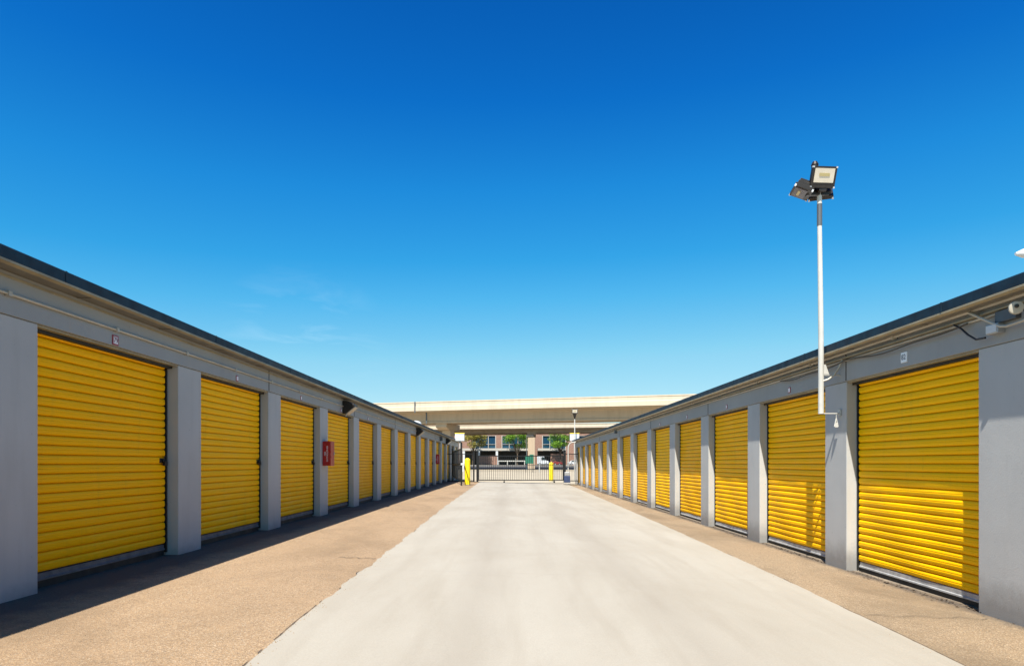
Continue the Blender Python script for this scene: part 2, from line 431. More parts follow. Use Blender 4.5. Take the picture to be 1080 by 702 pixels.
def make_door(mat, barmat, seed, with_parts=True):
    d = curtain(seed).build('roller_door', mat, smooth=True, fix=False)
    b = MB(); hw = OW/2-.05; b.extr([(-.012,.034),(.026,.034),(.026,.050),(.014,.056),(.014,.100),(-.012,.107)], 'y', -hw, hw)
    b.build('bottom_bar', barmat, d)
    s = MB(); s.box(-.008, .012, -hw, hw, -.05, .034); s.build('rubber_seal', M_dark, d)
    for sg in (-1, 1):
        gm = MB(); y0, y1 = sg*(OW/2-.05), sg*(OW/2-.001)
        gm.box(-.05, -.03, y0-sg*.03, y1, 0, 2.55); gm.box(.026, .032, y0+sg*.02, y1, 0, 2.55); gm.box(-.05, .032, y1-sg*.008, y1-sg*.002, 0, 2.55)
        gm.build('guide_rail', M_dark, d)
    l = MB(); zc, yc = 1.16, OW/2-.13
    l.box(.016, .028, yc-.05, yc+.075, zc-.03, zc+.03); l.box(.028, .05, yc-.005, yc+.10, zc-.013, zc+.013)
    l.tube([(.052, yc+.02, zc-.01), (.052, yc+.02, zc+.035), (.052, yc+.03, zc+.05), (.052, yc+.05, zc+.05), (.052, yc+.06, zc+.035), (.052, yc+.06, zc-.01)], .006, 6)
    l.box(.036, .068, yc+.008, yc+.072, zc-.065, zc-.008)
    l.build('latch', M_black, d, bevel=.003)
    return d

def make_building(side, xf, ytop, n0, n1, pitch, far0, pw, zt, zl, zs, ov, label, group, name='storage_building'):
    """side -1: stands left of the lane, +1: right. xf = pillar face; zt roof edge top, zl lintel, zs soffit."""
    s = side; yA = far0 + pitch*n0 - pw; yB = far0 + pitch*n1
    O = (xf, yA, zg(xf, yA))
    root = thing(name, O, label, 'storage building', group)
    X = lambda d: xf + s*d                                            # d metres into the building
    B = lambda m, nm, mat, **k: m.build(nm, mat, root, O, **k)
    # body walls behind the doors
    m = MB(); m.box(X(.30), X(7.2), yA+.02, yB-.02, -.5, zs-.02)
    B(m, 'wall', M_wall)
    m = MB(); m.box(X(-.015), X(.10), yA-.01, yB+.01, zl, zs-.002)
    B(m, 'header', M_header, bevel=.004)
    # head trim angle over each opening is one strip along the header's foot
    m = MB(); m.box(X(.012), X(.075), yA+.05, yB-.05, zl-.022, zl-.002); B(m, 'lintel_trim', M_tan)
    m = MB(); m.box(X(.077), X(.132), yA+.05, yB-.05, zl-.05, zl-.004); B(m, 'head_shade_strip', M_dark)  # dark strip standing in for the shadow above the door curtains
    m = MB(); m.box(X(-ov+.02), X(.10), yA-.06, yB+.06, zs, zs+.012)
    for k in range(int((yB-yA)/1.5)): m.box(X(-ov+.02), X(.09), yA+k*1.5, yA+k*1.5+.03, zs-.008, zs)
    B(m, 'soffit', M_soffit)
    m = MB(); m.extr([(X(-ov-.012), zs+.004), (X(-ov+.018), zs-.010), (X(-ov+.03), zs-.010), (X(-ov+.03), zs+.022), (X(-ov-.012), zs+.022)], 'y', yA-.07, yB+.07)
    B(m, 'drip_edge', M_tan)
    m = MB(); m.extr([(X(-ov-.010), zs+.024), (X(-ov+.05), zs+.024), (X(-ov+.05), zt), (X(-ov), zt), (X(-ov-.012), zt-.012)], 'y', yA-.08, yB+.08)
    y = yA+.9
    while y < yB:
        m.box(X(-ov-.016), X(-ov+.03), y, y+.02, zs+.026, zt-.002); y += 3.05
    B(m, 'fascia', M_fascia)
    m = MB(); m.extr([(X(-ov+.052), zs+.014), (X(7.5), zs+.014), (X(7.5), zt-.03), (X(3.6), zt+.005), (X(-ov+.052), zt-.006)], 'y', yA-.05, yB+.05)
    B(m, 'roof', M_roof)
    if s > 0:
        m = MB(); m.box(X(-.04), X(-.016), yA+.05, yB-.05, zs-.022, zs-.003); B(m, 'eaves_shade_strip', M_dark)  # dark box painting the shadow line where soffit meets wall
    # sill slab
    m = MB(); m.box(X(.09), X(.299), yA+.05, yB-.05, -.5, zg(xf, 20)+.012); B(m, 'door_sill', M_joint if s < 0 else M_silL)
    # header panel joints
    k = 0
    for i in range(n0, n1+1):
        if (i-n0) % 2 == (0 if s < 0 else 1): continue
        y = far0+pitch*i-pw-.02
        m = MB(); m.box(X(-.021), X(-.0145), y-.006, y+.006, zl+.005, zs-.004); B(m, 'panel_joint', M_joint)
    # pillars
    pm = MB(); pm.box(0, s*.297, -pw, 0, -.3, 0)
    me = None
    for i in range(n0, n1+1):
        y = far0+pitch*i; zb = zg(xf, y)
        if me is None:
            q = MB(); q.box(0, s*.297, -pw, 0, -.45, zl-.003)
            p0 = q.build('pillar', M_wall, root, bevel=.008); p0.location = (0, y-O[1], -O[2]); me = p0
        else:
            p = me.copy(); COL.objects.link(p); p.parent = root; p.location = (0, y-O[1], -O[2])
    # doors
    protos = [make_door(M_door, M_barL if s < 0 else M_barR, 10+s*3+q) for q in range(3)]
    used = [False]*3
    for i in range(n0, n1):
        yc = far0+pitch*i + (pitch-pw)/2; q = (i*2+1) % 3
        mat = M_doordark if (s < 0 and i == 13) else (M_doorpale if (s < 0 and i == 14) else None)
        if not used[q] and mat is None: d = protos[q]; used[q] = True
        else: d = dup(protos[q])
        if mat:
            d.data = d.data.copy(); d.data.materials[0] = mat
            d['label'] = 'dark brown door' if i == 13 else 'faded cream door'
        d.parent = root
        d.location = (s*.165, yc-O[1], zg(xf, yc)-O[2]+(.038 if s < 0 else .018))
        d.rotation_euler = (0, 0, 0 if s < 0 else math.pi)
    return root, O, X, yA, yB

XL, XR = -4.25, 4.42
ZL = dict(zt=1.738+H, zl=1.247+H, zs=1.61+H); ZR = dict(zt=1.575+H, zl=1.078+H, zs=1.452+H)
LB, OL, XlF, yAl, yBl = make_building(-1, XL, 0, -3, 15, 3.125, 5.95, .62, ZL['zt'], ZL['zl'], ZL['zs'], .20,
    'long grey storage building with yellow roller doors along the left side of the lane', 'storage buildings facing the lane')
RB, OR, XrF, yAr, yBr = make_building(1, XR, 0, -4, 12, 3.08, 9.37, .60, ZR['zt'], ZR['zl'], ZR['zs'], .20,
    'long grey storage building with yellow roller doors along the right side of the lane', 'storage buildings facing the lane')

def wall_tube(root, O, nm, pts, r, mat, clips=None):
    m = MB(); m.tube(pts, r, 8)
    if clips:
        for c in clips: m.box(c[0]-r*1.4, c[0]+r*1.4, c[1]-.02, c[1]+.02, c[2]-r*1.6, c[2]+r*1.6)
    return m.build(nm, mat, root, O, smooth=True)
# left building conduits: a straight run below the eaves and a thin trim line above it
xx = XL+.035
wall_tube(LB, OL, 'conduit', [(xx, -3.2, 1.418+H), (xx, 20, 1.416+H), (xx, 51, 1.416+H)], .013, M_cond,
    [(xx, y, 1.417+H) for y in [1+1.52*k for k in range(32)]])
m = MB(); m.box(XL+.015, XL+.024, yAl, yBl, 1.555+H, 1.575+H); m.build('eaves_trim', M_tan, LB, OL)
# right building: trim ledge, two conduits, sagging cable, dropping loops
m = MB(); m.extr([(XR-.015, 1.36+H), (XR-.06, 1.372+H), (XR-.06, 1.385+H), (XR-.015, 1.395+H)], 'y', yAr, yBr); m.build('eaves_trim', M_tan, RB, OR)
xr = XR-.05
wall_tube(RB, OR, 'conduit', [(xr, -3.4, 1.440+H), (xr, 20, 1.44+H), (xr, 44, 1.44+H)], .018, M_cond, [(xr, y, 1.44+H) for y in [1.3+2.1*k for k in range(20)]])
wall_tube(RB, OR, 'conduit', [(xr+.01, -3.4, 1.345+H), (xr+.01, 6.2, 1.345+H), (xr+.01, 8.9, 1.345+H), (xr+.01, 43.5, 1.345+H)], .011, M_cond)
pts = []
for k in range(60):
    y = 6.35 + k*.075; z = 1.335 - .045*abs(math.sin((y-6.35)*1.35)) - .01*math.sin(y*5); pts.append((XR-.065, y, z+H))
wall_tube(RB, OR, 'cable', pts, .009, M_cable)
wall_tube(RB, OR, 'cable', [(XR-.06, 6.55, 1.36+H), (XR-.07, 6.43, 1.30+H), (XR-.07, 6.33, 1.22+H), (XR-.07, 6.22, 1.155+H), (XR-.07, 6.10, 1.15+H)], .010, M_black)
wall_tube(RB, OR, 'conduit', [(XR-.075, 6.32, 1.43+H), (XR-.08, 6.22, 1.38+H), (XR-.08, 6.0, 1.265+H), (XR-.08, 5.90, 1.215+H), (XR-.08, 5.82, 1.20+H), (XR-.08, 5.5, 1.215+H), (XR-.08, 4.9, 1.225+H)], .013, M_cond)
# junction box and round sensor with its dark bracket
t = thing('junction_box', (XR-.015, 6.0, 1.21+H), 'small grey box on the right header with a black cable looping into it', 'junction box')
m = MB(); m.box(-.07, 0, -.075, .075, -.045, .045); m.build('case', M_bar, t, bevel=.006)
m = MB(); m.box(-.077, -.071, -.065, .065, -.035, .035); m.build('cover_plate', M_plate, t, bevel=.002)
t = thing('security_light', (XR-.015, 5.66, 1.315+H), 'round grey sensor light under the eaves at the right edge of the photo', 'sensor light')
m = MB(); m.box(-.05, 0, .08, .33, -.06, .045); m.build('back_box', M_sleeve, t, bevel=.006)
m = MB(); m.tube([(0, 0, 0), (-.05, -.01, 0), (-.09, -.02, 0)], .02, 8); m.build('bracket', M_black, t)
def ring(c, ax, r, w, mat, nm, par):
    m = MB(); c = Vector(c); ax = Vector(ax).normalized()
    m.tube([c - ax*w, c - ax*w*.6, c, c + ax*w*.9, c+ax*w], [r*.55, r*.9, r, r*.93, r*.7], 20); return m.build(nm, mat, par, smooth=True)
ring((-.13, -.03, 0), (-.5, -1, -.12), .056, .028, M_cond, 'lamp_head', t)
ring((-.144, -.056, .010), (-.5, -1, -.12), .017, .012, M_black, 'sensor_eye', t)

# ------------------------------------------------------------------ number plates above the doors
def plate(x, y, z, s, fieldmat, rimmat, digits, inkmat, label, sz=.10):
    t = thing('number_plate', (x, y, z), label, 'number plate', 'number plates above the doors')
    m = MB(); m.box(0, -s*.006 , -sz/2, sz/2, -sz/2, sz/2); m.build('backing', rimmat, t)
    k = .5 if rimmat is M_redplate else .5
    w = sz*.36 if rimmat is M_redplate else sz*.46
    m = MB(); m.box(-s*.0062, -s*.009, -w, w, -w, w); m.build('field', fieldmat, t)
    if digits:
        rot = Matrix.Rotation(R(90), 4, 'X') if False else None
        A = Matrix(((0,0,-s,0),(s*-1,0,0,0),(0,1,0,0),(0,0,0,1))) if s > 0 else Matrix(((0,0,1,0),(1,0,0,0),(0,1,0,0),(0,0,0,1)))
        A = Matrix.Translation((-s*.0105, 0, 0)) @ A
        text_mesh(digits, sz*.74, inkmat, 'digits', t, A, .0008)
    return t
xl, xrr = XL+.016, XR-.016
ordn = ['nearest', 'second', 'third', 'fourth', 'fifth', 'sixth']
plate(xl, 7.08, 1.307+H, -1, M_whiteink, M_redplate, '79', M_maroonink, 'red rimmed number plate above the nearest yellow door on the left building', .105)
for i in range(1, 5):
    plate(xl, 7.12+3.1*i, 1.30+H, -1, M_whiteink, M_redplate, None, None, 'small red rimmed number plate above the %s yellow door along the left building' % ordn[i], .085)
plate(xrr, 7.45, 1.185+H, 1, M_numplate, M_numplate, '82', M_ink, 'white number plate with dark digits above the nearest door on the right building', .115)
for i in range(1, 5):
    plate(xrr, 7.45+3.08*i, 1.155+H, 1, M_whiteink, M_redplate, None, None, 'small red rimmed number plate above the %s yellow door along the right building' % ordn[i], .085)

# ------------------------------------------------------------------ wall packs under the left eaves
def wall_pack(x, y, z, s, label, sc=1.0):
    t = thing('wall_light', (x, y, z), label, 'wall light', 'wall lights under the eaves')
    t.scale = (sc, sc, sc)
    # dark housing as a wedge: steep back, hood running out from the wall
    prof = [(0, .13), (-s*.10, .13), (-s*.26, .045), (-s*.26, .01), (-s*.06, -.15), (0, -.15)]
    m = MB(); m.extr(prof, 'y', -.16, .16); m.build('housing', M_lampbody, t, bevel=.008)
    m = MB(); m.extr([(-s*.262, -.0), (-s*.262, -.012), (-s*.085, -.165), (-s*.072, -.155)], 'y', -.14, .14); m.build('lens', M_lens, t)
    m = MB(); m.tube([(-s*.04, 0, -.15), (-s*.04, 0, -.20)], .018, 8); m.build('photocell', M_plate, t)
    return t
wall_pack(XL+.016, 16.75, 1.405+H, -1, 'dark wedge shaped wall light left of the fourth pillar, above the fourth left door', 1.15)
wall_pack(XL+.016, 29.5, 1.40+H, -1, 'dark wall light midway along the left header, above the faraway doors', 1.25)
wall_pack(XL+.016, 42.6, 1.40+H, -1, 'farthest dark wall light on the left header, near the gate', 1.25)
t = thing('junction_box', (XL+.016, 39.0, 1.42+H), 'small dark box on the left header beside the farthest wall light', 'junction box')
m = MB(); m.box(0, .14, -.18, .18, -.12, .12); m.build('case', M_sleeve, t, bevel=.01)
m = MB(); m.box(.142, .15, -.15, .15, -.10, .10); m.build('cover_plate', M_dark, t)
t = thing('junction_box', (XR-.016, 27.9, 1.29+H), 'small dark box on the right header far along the building', 'junction box')
m = MB(); m.box(-.10, 0, -.14, .14, -.05, .07); m.build('case', M_sleeve, t, bevel=.01)
m = MB(); m.tube([(-.05, 0, .07), (-.05, .0, .15)], .015, 8); m.build('conduit', M_cond, t)

# ------------------------------------------------------------------ fire extinguisher cabinets
def cabinet(y, label):
    t = thing('extinguisher_cabinet', (XL+.001, y, .04+H-.10), label, 'extinguisher cabinet', 'red cabinets on the left pillars')
    m = MB(); m.box(0, .165, -.15, .15, 0, .54); m.build('case', M_red, t, bevel=.008)
    m = MB(); m.box(.168, .185, -.155, .155, -.005, .545); m.build('door', M_red, t, bevel=.005)
    m = MB(); m.box(.02, .15, -.155, .155, .542, .55); m.build('top_flange', M_red, t)
    A = Matrix(((0,1,0,0),(0,0,-1,0),(1,0,0,0),(0,0,0,1)))   # reads upward on the side that faces the street end
    A = Matrix.Translation((.085, -.152, .27)) @ Matrix(((0,-1,0,0),(0,0,-1,0),(1,0,0,0),(0,0,0,1)))
    text_mesh('FIRE\nEXTINGUISHER', .052, M_whiteink, 'lettering', t, A, .0008)
    m = MB(); m.box(.186, .20, .09, .12, .24, .31); m.build('handle', M_bar, t)
    return t
cabinet(15.03, 'red fire extinguisher cabinet on the third visible pillar of the left building')
cabinet(37.2, 'small faraway red fire extinguisher cabinet on a left pillar near the gate')

# ------------------------------------------------------------------ light pole on the right building
PX, PY = 4.158, 8.93
t = thing('light_pole', (PX, PY, .66+H), 'tall white floodlight pole strapped to the right building', 'light pole')
m = MB(); m.tube([(0,0,0), (0,0,1.0), (-.02,0,2.55)], [.037,.035,.029], 14); m.tube([(-.02,0,2.80), (-.024,0,2.98)], .031, 14); m.build('pole', M_white, t, smooth=True)
m = MB(); m.tube([(-.02,0,2.53), (-.02,0,2.82)], .034, 14); m.build('sleeve', M_sleeve, t, smooth=True)
m = MB(); m.box(-.02, .26, -.02, .02, .0, .012); m.box(.235, .258, -.03, .03, -.03, .06); m.build('wall_strap', M_white, t)
m = MB(); m.extr([(.03, .53), (.10, .53), (.055, .66), (.03, .66)], 'y', -.02, .02); m.box(.03, .25, -.015, .015, .515, .53); m.build('gusset', M_white, t)
m = MB(); m.tube([(.02, -.02, .44), (.08, -.04, .46), (.14, -.06, .51), (.19, -.09, .60), (.23, -.12, .72)], .013, 8); m.build('conduit', M_cond, t, smooth=True)
m = MB(); m.tube([(.20, -.01, 0), (.20, -.01, -.06)], .004, 6); m.tube([(.20,-.01,-.06),(.175,-.01,-.17),(.225,-.01,-.17),(.20,-.01,-.06)], .008, 6); m.box(.18, .22, -.02, 0, -.18, -.12)
m.build('hanging_hook', M_white, t)
def flood(par, c, yaw, pitch, w=.35, h=.27, nm='floodlight'):
    """faces local -y; yaw about z, pitch > 0 tilts the lens down"""
    M = Matrix.Translation(c) @ Matrix.Rotation(yaw, 4, 'Z') @ Matrix.Rotation(pitch, 4, 'X')
    m = MB(); m.mbox(w, .05, h, M); m.mbox(w*.8, .06, h*.8, M @ Matrix.Translation((0,.05,0)))
    for k in range(-4, 5): m.mbox(.008, .045, h*.7, M @ Matrix.Translation((k*w*.085,.095,0)))
    o = m.build(nm, M_lampbody, par, bevel=.004)
    m = MB(); m.mbox(w*.80, .008, h*.66, M @ Matrix.Translation((0,-.028,.02))); m.build('lens', M_lens, o)
    m = MB(); m.mbox(w*.42, .006, h*.14, M @ Matrix.Translation((0,-.034,.03))); m.build('led_chip', M_led, o)
    for a in (-1, 1):
        for b in (-1, 1):
            m = MB(); m.mbox(.021, .03, .021, M @ Matrix.Translation((a*(w/2-.009),-.015,b*(h/2-.009)))); m.build('corner_screw', M_plate, o)
    return o
flood(t, (-.035,-.13,3.125), R(4), R(20), .335, .265)
o = flood(t, (-.25,.03,3.00), R(-100), R(66), .33, .25); [c.data.materials.clear() or c.data.materials.append(M_lensshade) for c in o.children if c.name.startswith('lens')]
flood(t, (.05,.13,3.00), R(160), R(45), .31, .24)
m = MB(); m.box(-.20, .10, -.03, .03, 2.93, 2.98); m.box(-.07,.03,-.10,.05,2.96,3.04); m.build('cross_arm', M_lampbody, t, bevel=.005)
m = MB(); m.tube([(-.07,.03,2.95), (-.07,.03,3.36)], .018, 8); m.tube([(-.07,.03,3.31),(-.07,.03,3.355)], .045, 14); m.tube([(-.07,.03,3.355),(-.07,.03,3.40)], [.05,.03], 14); m.build('photocell', M_lampbody, t, smooth=True)

# far street light whose lamp head shows over the right roof
t = thing('street_lamp', (19.42, 22.5, -.08), 'white street lamp head above the right roof at the edge of the photo', 'street lamp')
m = MB(); m.tube([(0,0,0),(0,0,7.6),(-.05,0,8.1),(-.5,0,8.4),(-1.6,0,8.45)], [.10,.08,.07,.05,.04], 10); m.build('pole', M_white, t, smooth=True)
m = MB(); m.tube([(-1.5,0,8.45),(-1.75,0,8.47),(-2.1,0,8.46),(-2.35,0,8.44)], [.06,.16,.15,.05], 14); m.build('lamp_head', M_plate, t, smooth=True)
m = MB(); m.tube([(-1.9,0,8.40),(-1.9,0,8.28)], [.11,.07], 12); m.build('lens', M_sleeve, t, smooth=True)

# rooftop vent on the left building
t = thing('roof_vent', (-5.0, 34.5, ZL['zt']-.01), 'small white round vent on the left roof below the overpass', 'roof vent')
m = MB(); m.tube([(0,0,0),(0,0,.28)], .12, 14); m.build('stack', M_white, t, smooth=True)
m = MB(); m.tube([(0,0,.24),(0,0,.30),(0,0,.42),(0,0,.47)], [.22,.30,.24,.06], 16); m.build('hood', M_plate, t, smooth=True)

# ------------------------------------------------------------------ bollards
def bollard(x, y, h, label):
    z = zg(x, min(y, 45))-.01 if y < 45 else -.10
    t = thing('bollard', (x, y, z), label, 'bollard', 'yellow bollards at the gate')
    r = .165; pts = [(0,0,0),(0,0,h-r*.8)] + [(0,0,h-r*.8+r*.8*math.sin(a)) for a in [R(v) for v in (20,40,60,78,89)]]
    rs = [r, r] + [r*math.cos(R(v)) for v in (20,40,60,78,89)]
    m = MB(); m.tube(pts, rs, 24); m.build('post', M_yellow, t, smooth=True)
    m = MB(); m.tube([(0,0,-.02),(0,0,.03)], .20, 20); m.build('footing', M_kerb, t)
    return t
bollard(-2.55, 38.0, 1.55, 'yellow bollard on the left pavement in front of the gate')
bollard(2.97, 50.3, 1.45, 'yellow bollard behind the bars of the gate, on the right')

# ------------------------------------------------------------------ gate and iron fences
def pickets(m, a, b, z0, z1, step, r=.009):
    a, b = Vector(a), Vector(b); n = int((b-a).length/step)
    for k in range(1, n):
        p = a + (b-a)*k/n; m.box(p.x-r, p.x+r, p.y-r, p.y+r, z0, z1)
def rail(m, a, b, z, h=.03, w=.02):
    a, b = Vector(a), Vector(b); L = (b-a).length; mid = (a+b)/2; ang = math.atan2(b.y-a.y, b.x-a.x)
    m.mbox(L, w, h, Matrix.Translation((mid.x, mid.y, z)) @ Matrix.Rotation(ang, 4, 'Z'))
GY = 44.0; zb = zg(0, GY)
t = thing('sliding_gate', (0, GY, zb), 'long black iron sliding gate across the end of the lane', 'gate')
m = MB(); x0, x1 = -2.24, 3.42
for z in (.20, 1.80): rail(m, (x0,0), (x1,0), z, .06, .05)
for x in (x0+.03, x1-.03): m.box(x-.03, x+.03, -.028, .028, .17, 1.83)
m.build('frame', M_black, t)
m = MB(); pickets(m, (x0,0), (x1,0), .2, 1.8, .125, .013); m.build('pickets', M_black, t)['kind'] = 'stuff'
m = MB(); rail(m, (x0,-.0), (x1,0), 1.20, .03, .03); m.build('middle_rail', M_black, t)
for x in (-.52, 2.8):
    m = MB(); m.box(x-.03, x+.03, -.02, .02, .05, .2); m.tube([(x,-.03,.07),(x,.03,.07)], .055, 12); m.build('wheel', M_black, t)
# ground track
m = MB(); m.box(-2.6, 3.7, -.03, .03, .0, .03); m.build('track', M_sleeve, t)
def post(par, x, y, h, r=.06, nm='post', org=(0,0,0), mat=None):
    m = MB(); m.box(x-r, x+r, y-r, y+r, -.05, h); m.box(x-r*1.25, x+r*1.25, y-r*1.25, y+r*1.25, h, h+.03)
    return m.build(nm, mat or M_black, par)
t = thing('iron_fence', (-2.3, GY+.12, zb), 'short black iron fence panel left of the sliding gate', 'fence', 'black iron fences by the gate')
post(t, 0, 0, 2.10, .065); post(t, -.24, 0, 2.05, .05)
m = MB(); rail(m, (-.24,0), (-2.0,0), 1.93, .05, .04); rail(m, (-.24,0), (-2.0,0), 1.28, .04, .03); rail(m, (-.24,0), (-2.0,0), .15, .05, .04); m.build('rails', M_black, t)
m = MB(); pickets(m, (-.24,0), (-2.0,0), .15, 1.93, .14, .009); m.build('pickets', M_black, t)['kind'] = 'stuff'
t = thing('iron_fence', (3.5, GY+.1, zb), 'narrow black iron fence panel between the gate and the right building', 'fence', 'black iron fences by the gate')
post(t, 0, 0, 2.15, .075)
m = MB(); rail(m, (.05,0), (.92,0), 1.93, .05, .04); rail(m, (.05,0), (.92,0), .15, .05, .04); m.build('rails', M_black, t)
m = MB(); pickets(m, (.05,0), (.92,0), .15, 1.93, .13, .009); m.build('pickets', M_black, t)['kind'] = 'stuff'
post(t, .90, 0, 2.0, .035)
# side fence leaf folded along the left building
t = thing('swing_gate', (-2.79, 36.6, zg(-2.8, 36.6)), 'black iron swing gate standing open beside the left building', 'gate')
post(t, 0, 0, 2.35, .045)
bx, by = -1.35, 9.3
m = MB()
for z in (.30, 1.15, 2.02): rail(m, (0,0), (bx,by), z, .055, .04)
m.build('rails', M_black, t)
m = MB(); pickets(m, (0,0), (bx,by), .30, 2.02, .34, .009); m.build('pickets', M_black, t)['kind'] = 'stuff'
post(t, bx, by, 2.2, .045)
m = MB(); m.box(-.03, .16, -.10, -.045, 1.12, 1.24); m.box(.06,.15,-.12,-.05,.75,1.10); m.build('keypad', M_plate, t, bevel=.01)
# gate operator
t = thing('gate_operator', (3.62, GY-.35, zb), 'dark blue gate motor box at the right end of the gate', 'gate motor')
m = MB(); m.box(-.2, .2, -.18, .18, .05, .50); m.build('case', M_blue, t, bevel=.03)
m = MB(); m.box(-.17, .17, -.16, .16, .50, .74); m.build('cover', M_bar, t, bevel=.03)
m = MB(); m.box(-.24, .24, -.22, .22, -.02, .05); m.build('base', M_kerb, t)
t = thing('conduit_riser', (3.72, GY-.05, zb), 'white conduit post curving over beside the gate motor', 'conduit')
m = MB(); m.tube([(0,0,0),(0,0,2.2),(.02,0,2.45),(.10,0,2.62),(.24,0,2.70),(.5,0,2.72)], .035, 10); m.build('pipe', M_white, t, smooth=True)
m = MB(); m.box(-.06,.06,-.08,.0,1.1,1.4); m.build('switch_box', M_bar, t, bevel=.01)
# white boxes on posts
def sign_box(x, y, label):
    t = thing('post_box', (x, y, zb), label, 'post box', 'white boxes on posts at the gate')
    m = MB(); m.tube([(0,0,0),(0,0,2.92)], .04, 10); m.build('post', M_white, t, smooth=True)
    m = MB(); m.box(-.33,.33,-.14,.14,2.90,3.42); m.build('box', M_plate, t, bevel=.015)
    m = MB(); m.box(-.35,.35,-.16,.16,3.42,3.47); m.build('yellow_cap', M_yellow, t, bevel=.008)
    return t
sign_box(-3.72, 47.3, 'white box with yellow cap on a post at the left end of the gate')
sign_box(4.46, 47.4, 'white box with yellow cap behind the end of the right building')
t = thing('light_pole', (4.42, 46.8, ZR['zt']), 'slim floodlight pole at the far end of the right building, by the gate', 'light pole')
m = MB(); m.tube([(0,0,-.2),(0,0,1.75)], .035, 10); m.build('pole', M_white, t, smooth=True)
o = flood(t, (0,-.1,2.05), 0, R(15), .42, .34)
m = MB(); m.tube([(0,0,1.5),(0,-.02,1.72),(0,-.05,1.95)], [.03,.10,.14], 10); m.build('bracket', M_lampbody, t)

# leaf litter and crumbled edge along the right sills
m = MB(); rnd = random.Random(3)
for k in range(1500):
    bay = rnd.randint(-2, 8); y = 9.37+3.08*bay+rnd.uniform(0, 2.48) if rnd.random() < .8 else rnd.uniform(3, 40)
    x = XR + abs(rnd.gauss(0,.05)) - .01 + (.0 if rnd.random() < .85 else -rnd.uniform(0,.15))
    if x > XR+.12: continue
    z = zg(x, y)+.004; s_ = rnd.uniform(.006,.022); a = rnd.uniform(0,6.28); q = rnd.uniform(.3,1)
    c, sn = math.cos(a)*s_, math.sin(a)*s_
    m.add([(x-c,y-sn,z),(x+sn*q,y-c*q,z+rnd.uniform(0,.01)),(x+c,y+sn,z+.002),(x-sn*q,y+c*q,z+rnd.uniform(0,.012))], [(0,1,2,3)])
m.build('leaf_litter', M_debris, fix=False)['kind'] = 'stuff'

m = MB(); rnd = random.Random(5)
for k in range(2600):
    y = 2.6 + 14*rnd.random()**2
    r_ = rnd.random()
    if r_ < .45: x = le(y) + rnd.gauss(-.03, .05)
    elif r_ < .75: x = rnd.uniform(-4.2, le(y))
    elif r_ < .87: x = re_(y) + rnd.gauss(.03, .05)
    else: x = rnd.uniform(re_(y), 4.35)
    z = zg(x, y) + (.006 if le(y) < x < re_(y) else 0); q = rnd.uniform(.002, .0065); a = rnd.uniform(0, 6)
    b_ = [(x+q*math.cos(a+v)*rnd.uniform(.8, 1.3), y+q*math.sin(a+v)*rnd.uniform(.8, 1.3), z) for v in (0, 1.57, 3.14, 4.71)]
    m.add(b_ + [(x, y, z+q*rnd.uniform(.6, 1.1))], [(0,1,4),(1,2,4),(2,3,4),(3,0,4)])
m.build('loose_pebbles', simple('pebble_stone', (.27,.19,.11), .9, 0, .5, 60), fix=False)['kind'] = 'stuff'

# ------------------------------------------------------------------ overpass
def overpass(label, cx, cy, slope, zt, zm, zb_, wid, ovh, tilt, name='overpass', L=220):
    root = thing(name, (cx, cy, -.16), label, 'overpass', 'elevated road decks')
    ang = math.atan(slope)
    Mx = Matrix.Rotation(ang, 4, 'Z')
    def bld(m, nm, mat, **k):
        m.v = [tuple(Mx @ Vector((x, y, z+.16+tilt*x))) for x, y, z in m.v]; return m.build(nm, mat, root, **k)
    m = MB(); h = zt-zm
    m.extr([(0, zm), (0, zm+.45*h), (.10, zm+.52*h), (.10, zt-.14*h), (.03, zt-.12*h), (.03, zt), (.45, zt), (.6, zm+.3*h), (1.2, zm+.25*h), (1.2, zm)], 'x', -L, L); bld(m, 'parapet', M_br1)
    m = MB(); m.extr([(wid, zm), (wid, zm+.5*h), (wid-.15, zt), (wid-.5, zt), (wid-.6, zm)], 'x', -L, L); bld(m, 'parapet', M_br1)
    m = MB(); m.box(-L, L, 1.21, wid-.61, zm+.02, zm+.22*h); bld(m, 'deck', M_asph)
    m = MB(); m.box(-L, L, .8, wid-.61, zm-.26, zm-.01); bld(m, 'soffit_slab', M_br2)
    n = max(2, int((wid-2*ovh)/3.2))
    for k in range(n+1):
        y = ovh + (wid-2*ovh)*k/n
        m = MB(); m.extr([(y-.45, zb_), (y+.45, zb_), (y+.45, zb_+.3), (y+.12, zb_+.5), (y+.12, zm-.6), (y+.4, zm-.27), (y-.4, zm-.27), (y-.12 if k else y-.3, zm-.6), (y-.12 if k else y-.3, zb_+.5), (y-.45, zb_+.3)], 'x', -L, L)
        bld(m, 'girder', M_br2)
    return root, Mx
def pier(root, Mx, xs, y0, y1, zcap0, zcap1, w, ybase=None):
    for x in xs:
        m = MB(); m.extr([(y0, zcap1), (y1, zcap1), (y1, zcap0+.5), (y1-1.5, zcap0), (y0+1.5, zcap0), (y0, zcap0+.5)], 'x', x-w*.62, x+w*.62)
        m.v = [tuple(Mx @ Vector((a, b, c+.16))) for a, b, c in m.v]; o = m.build('pier_cap', M_br2, root)
        yc = (y0+y1)/2 if ybase is None else ybase
        m = MB(); m.box(x-w/2, x+w/2, yc-w*.6, yc+w*.6, -.6, zcap0); m.v = [tuple(Mx @ Vector((a, b, c+.16))) for a, b, c in m.v]
        m.build('pier_column', M_br2, root, bevel=.12)
s1 = 135/700
o1, M1 = overpass('near elevated concrete road deck crossing high behind the gate', 5.8, 135, -.297, 68.3*s1+H, 57.9*s1+H, 8.62+H, 12, 2.9, .0)
pier(o1, M1, (-23.0, 52, -98, 127), 2.9, 11, 8.62+H-1.35, 8.62+H-.01, 2.0)
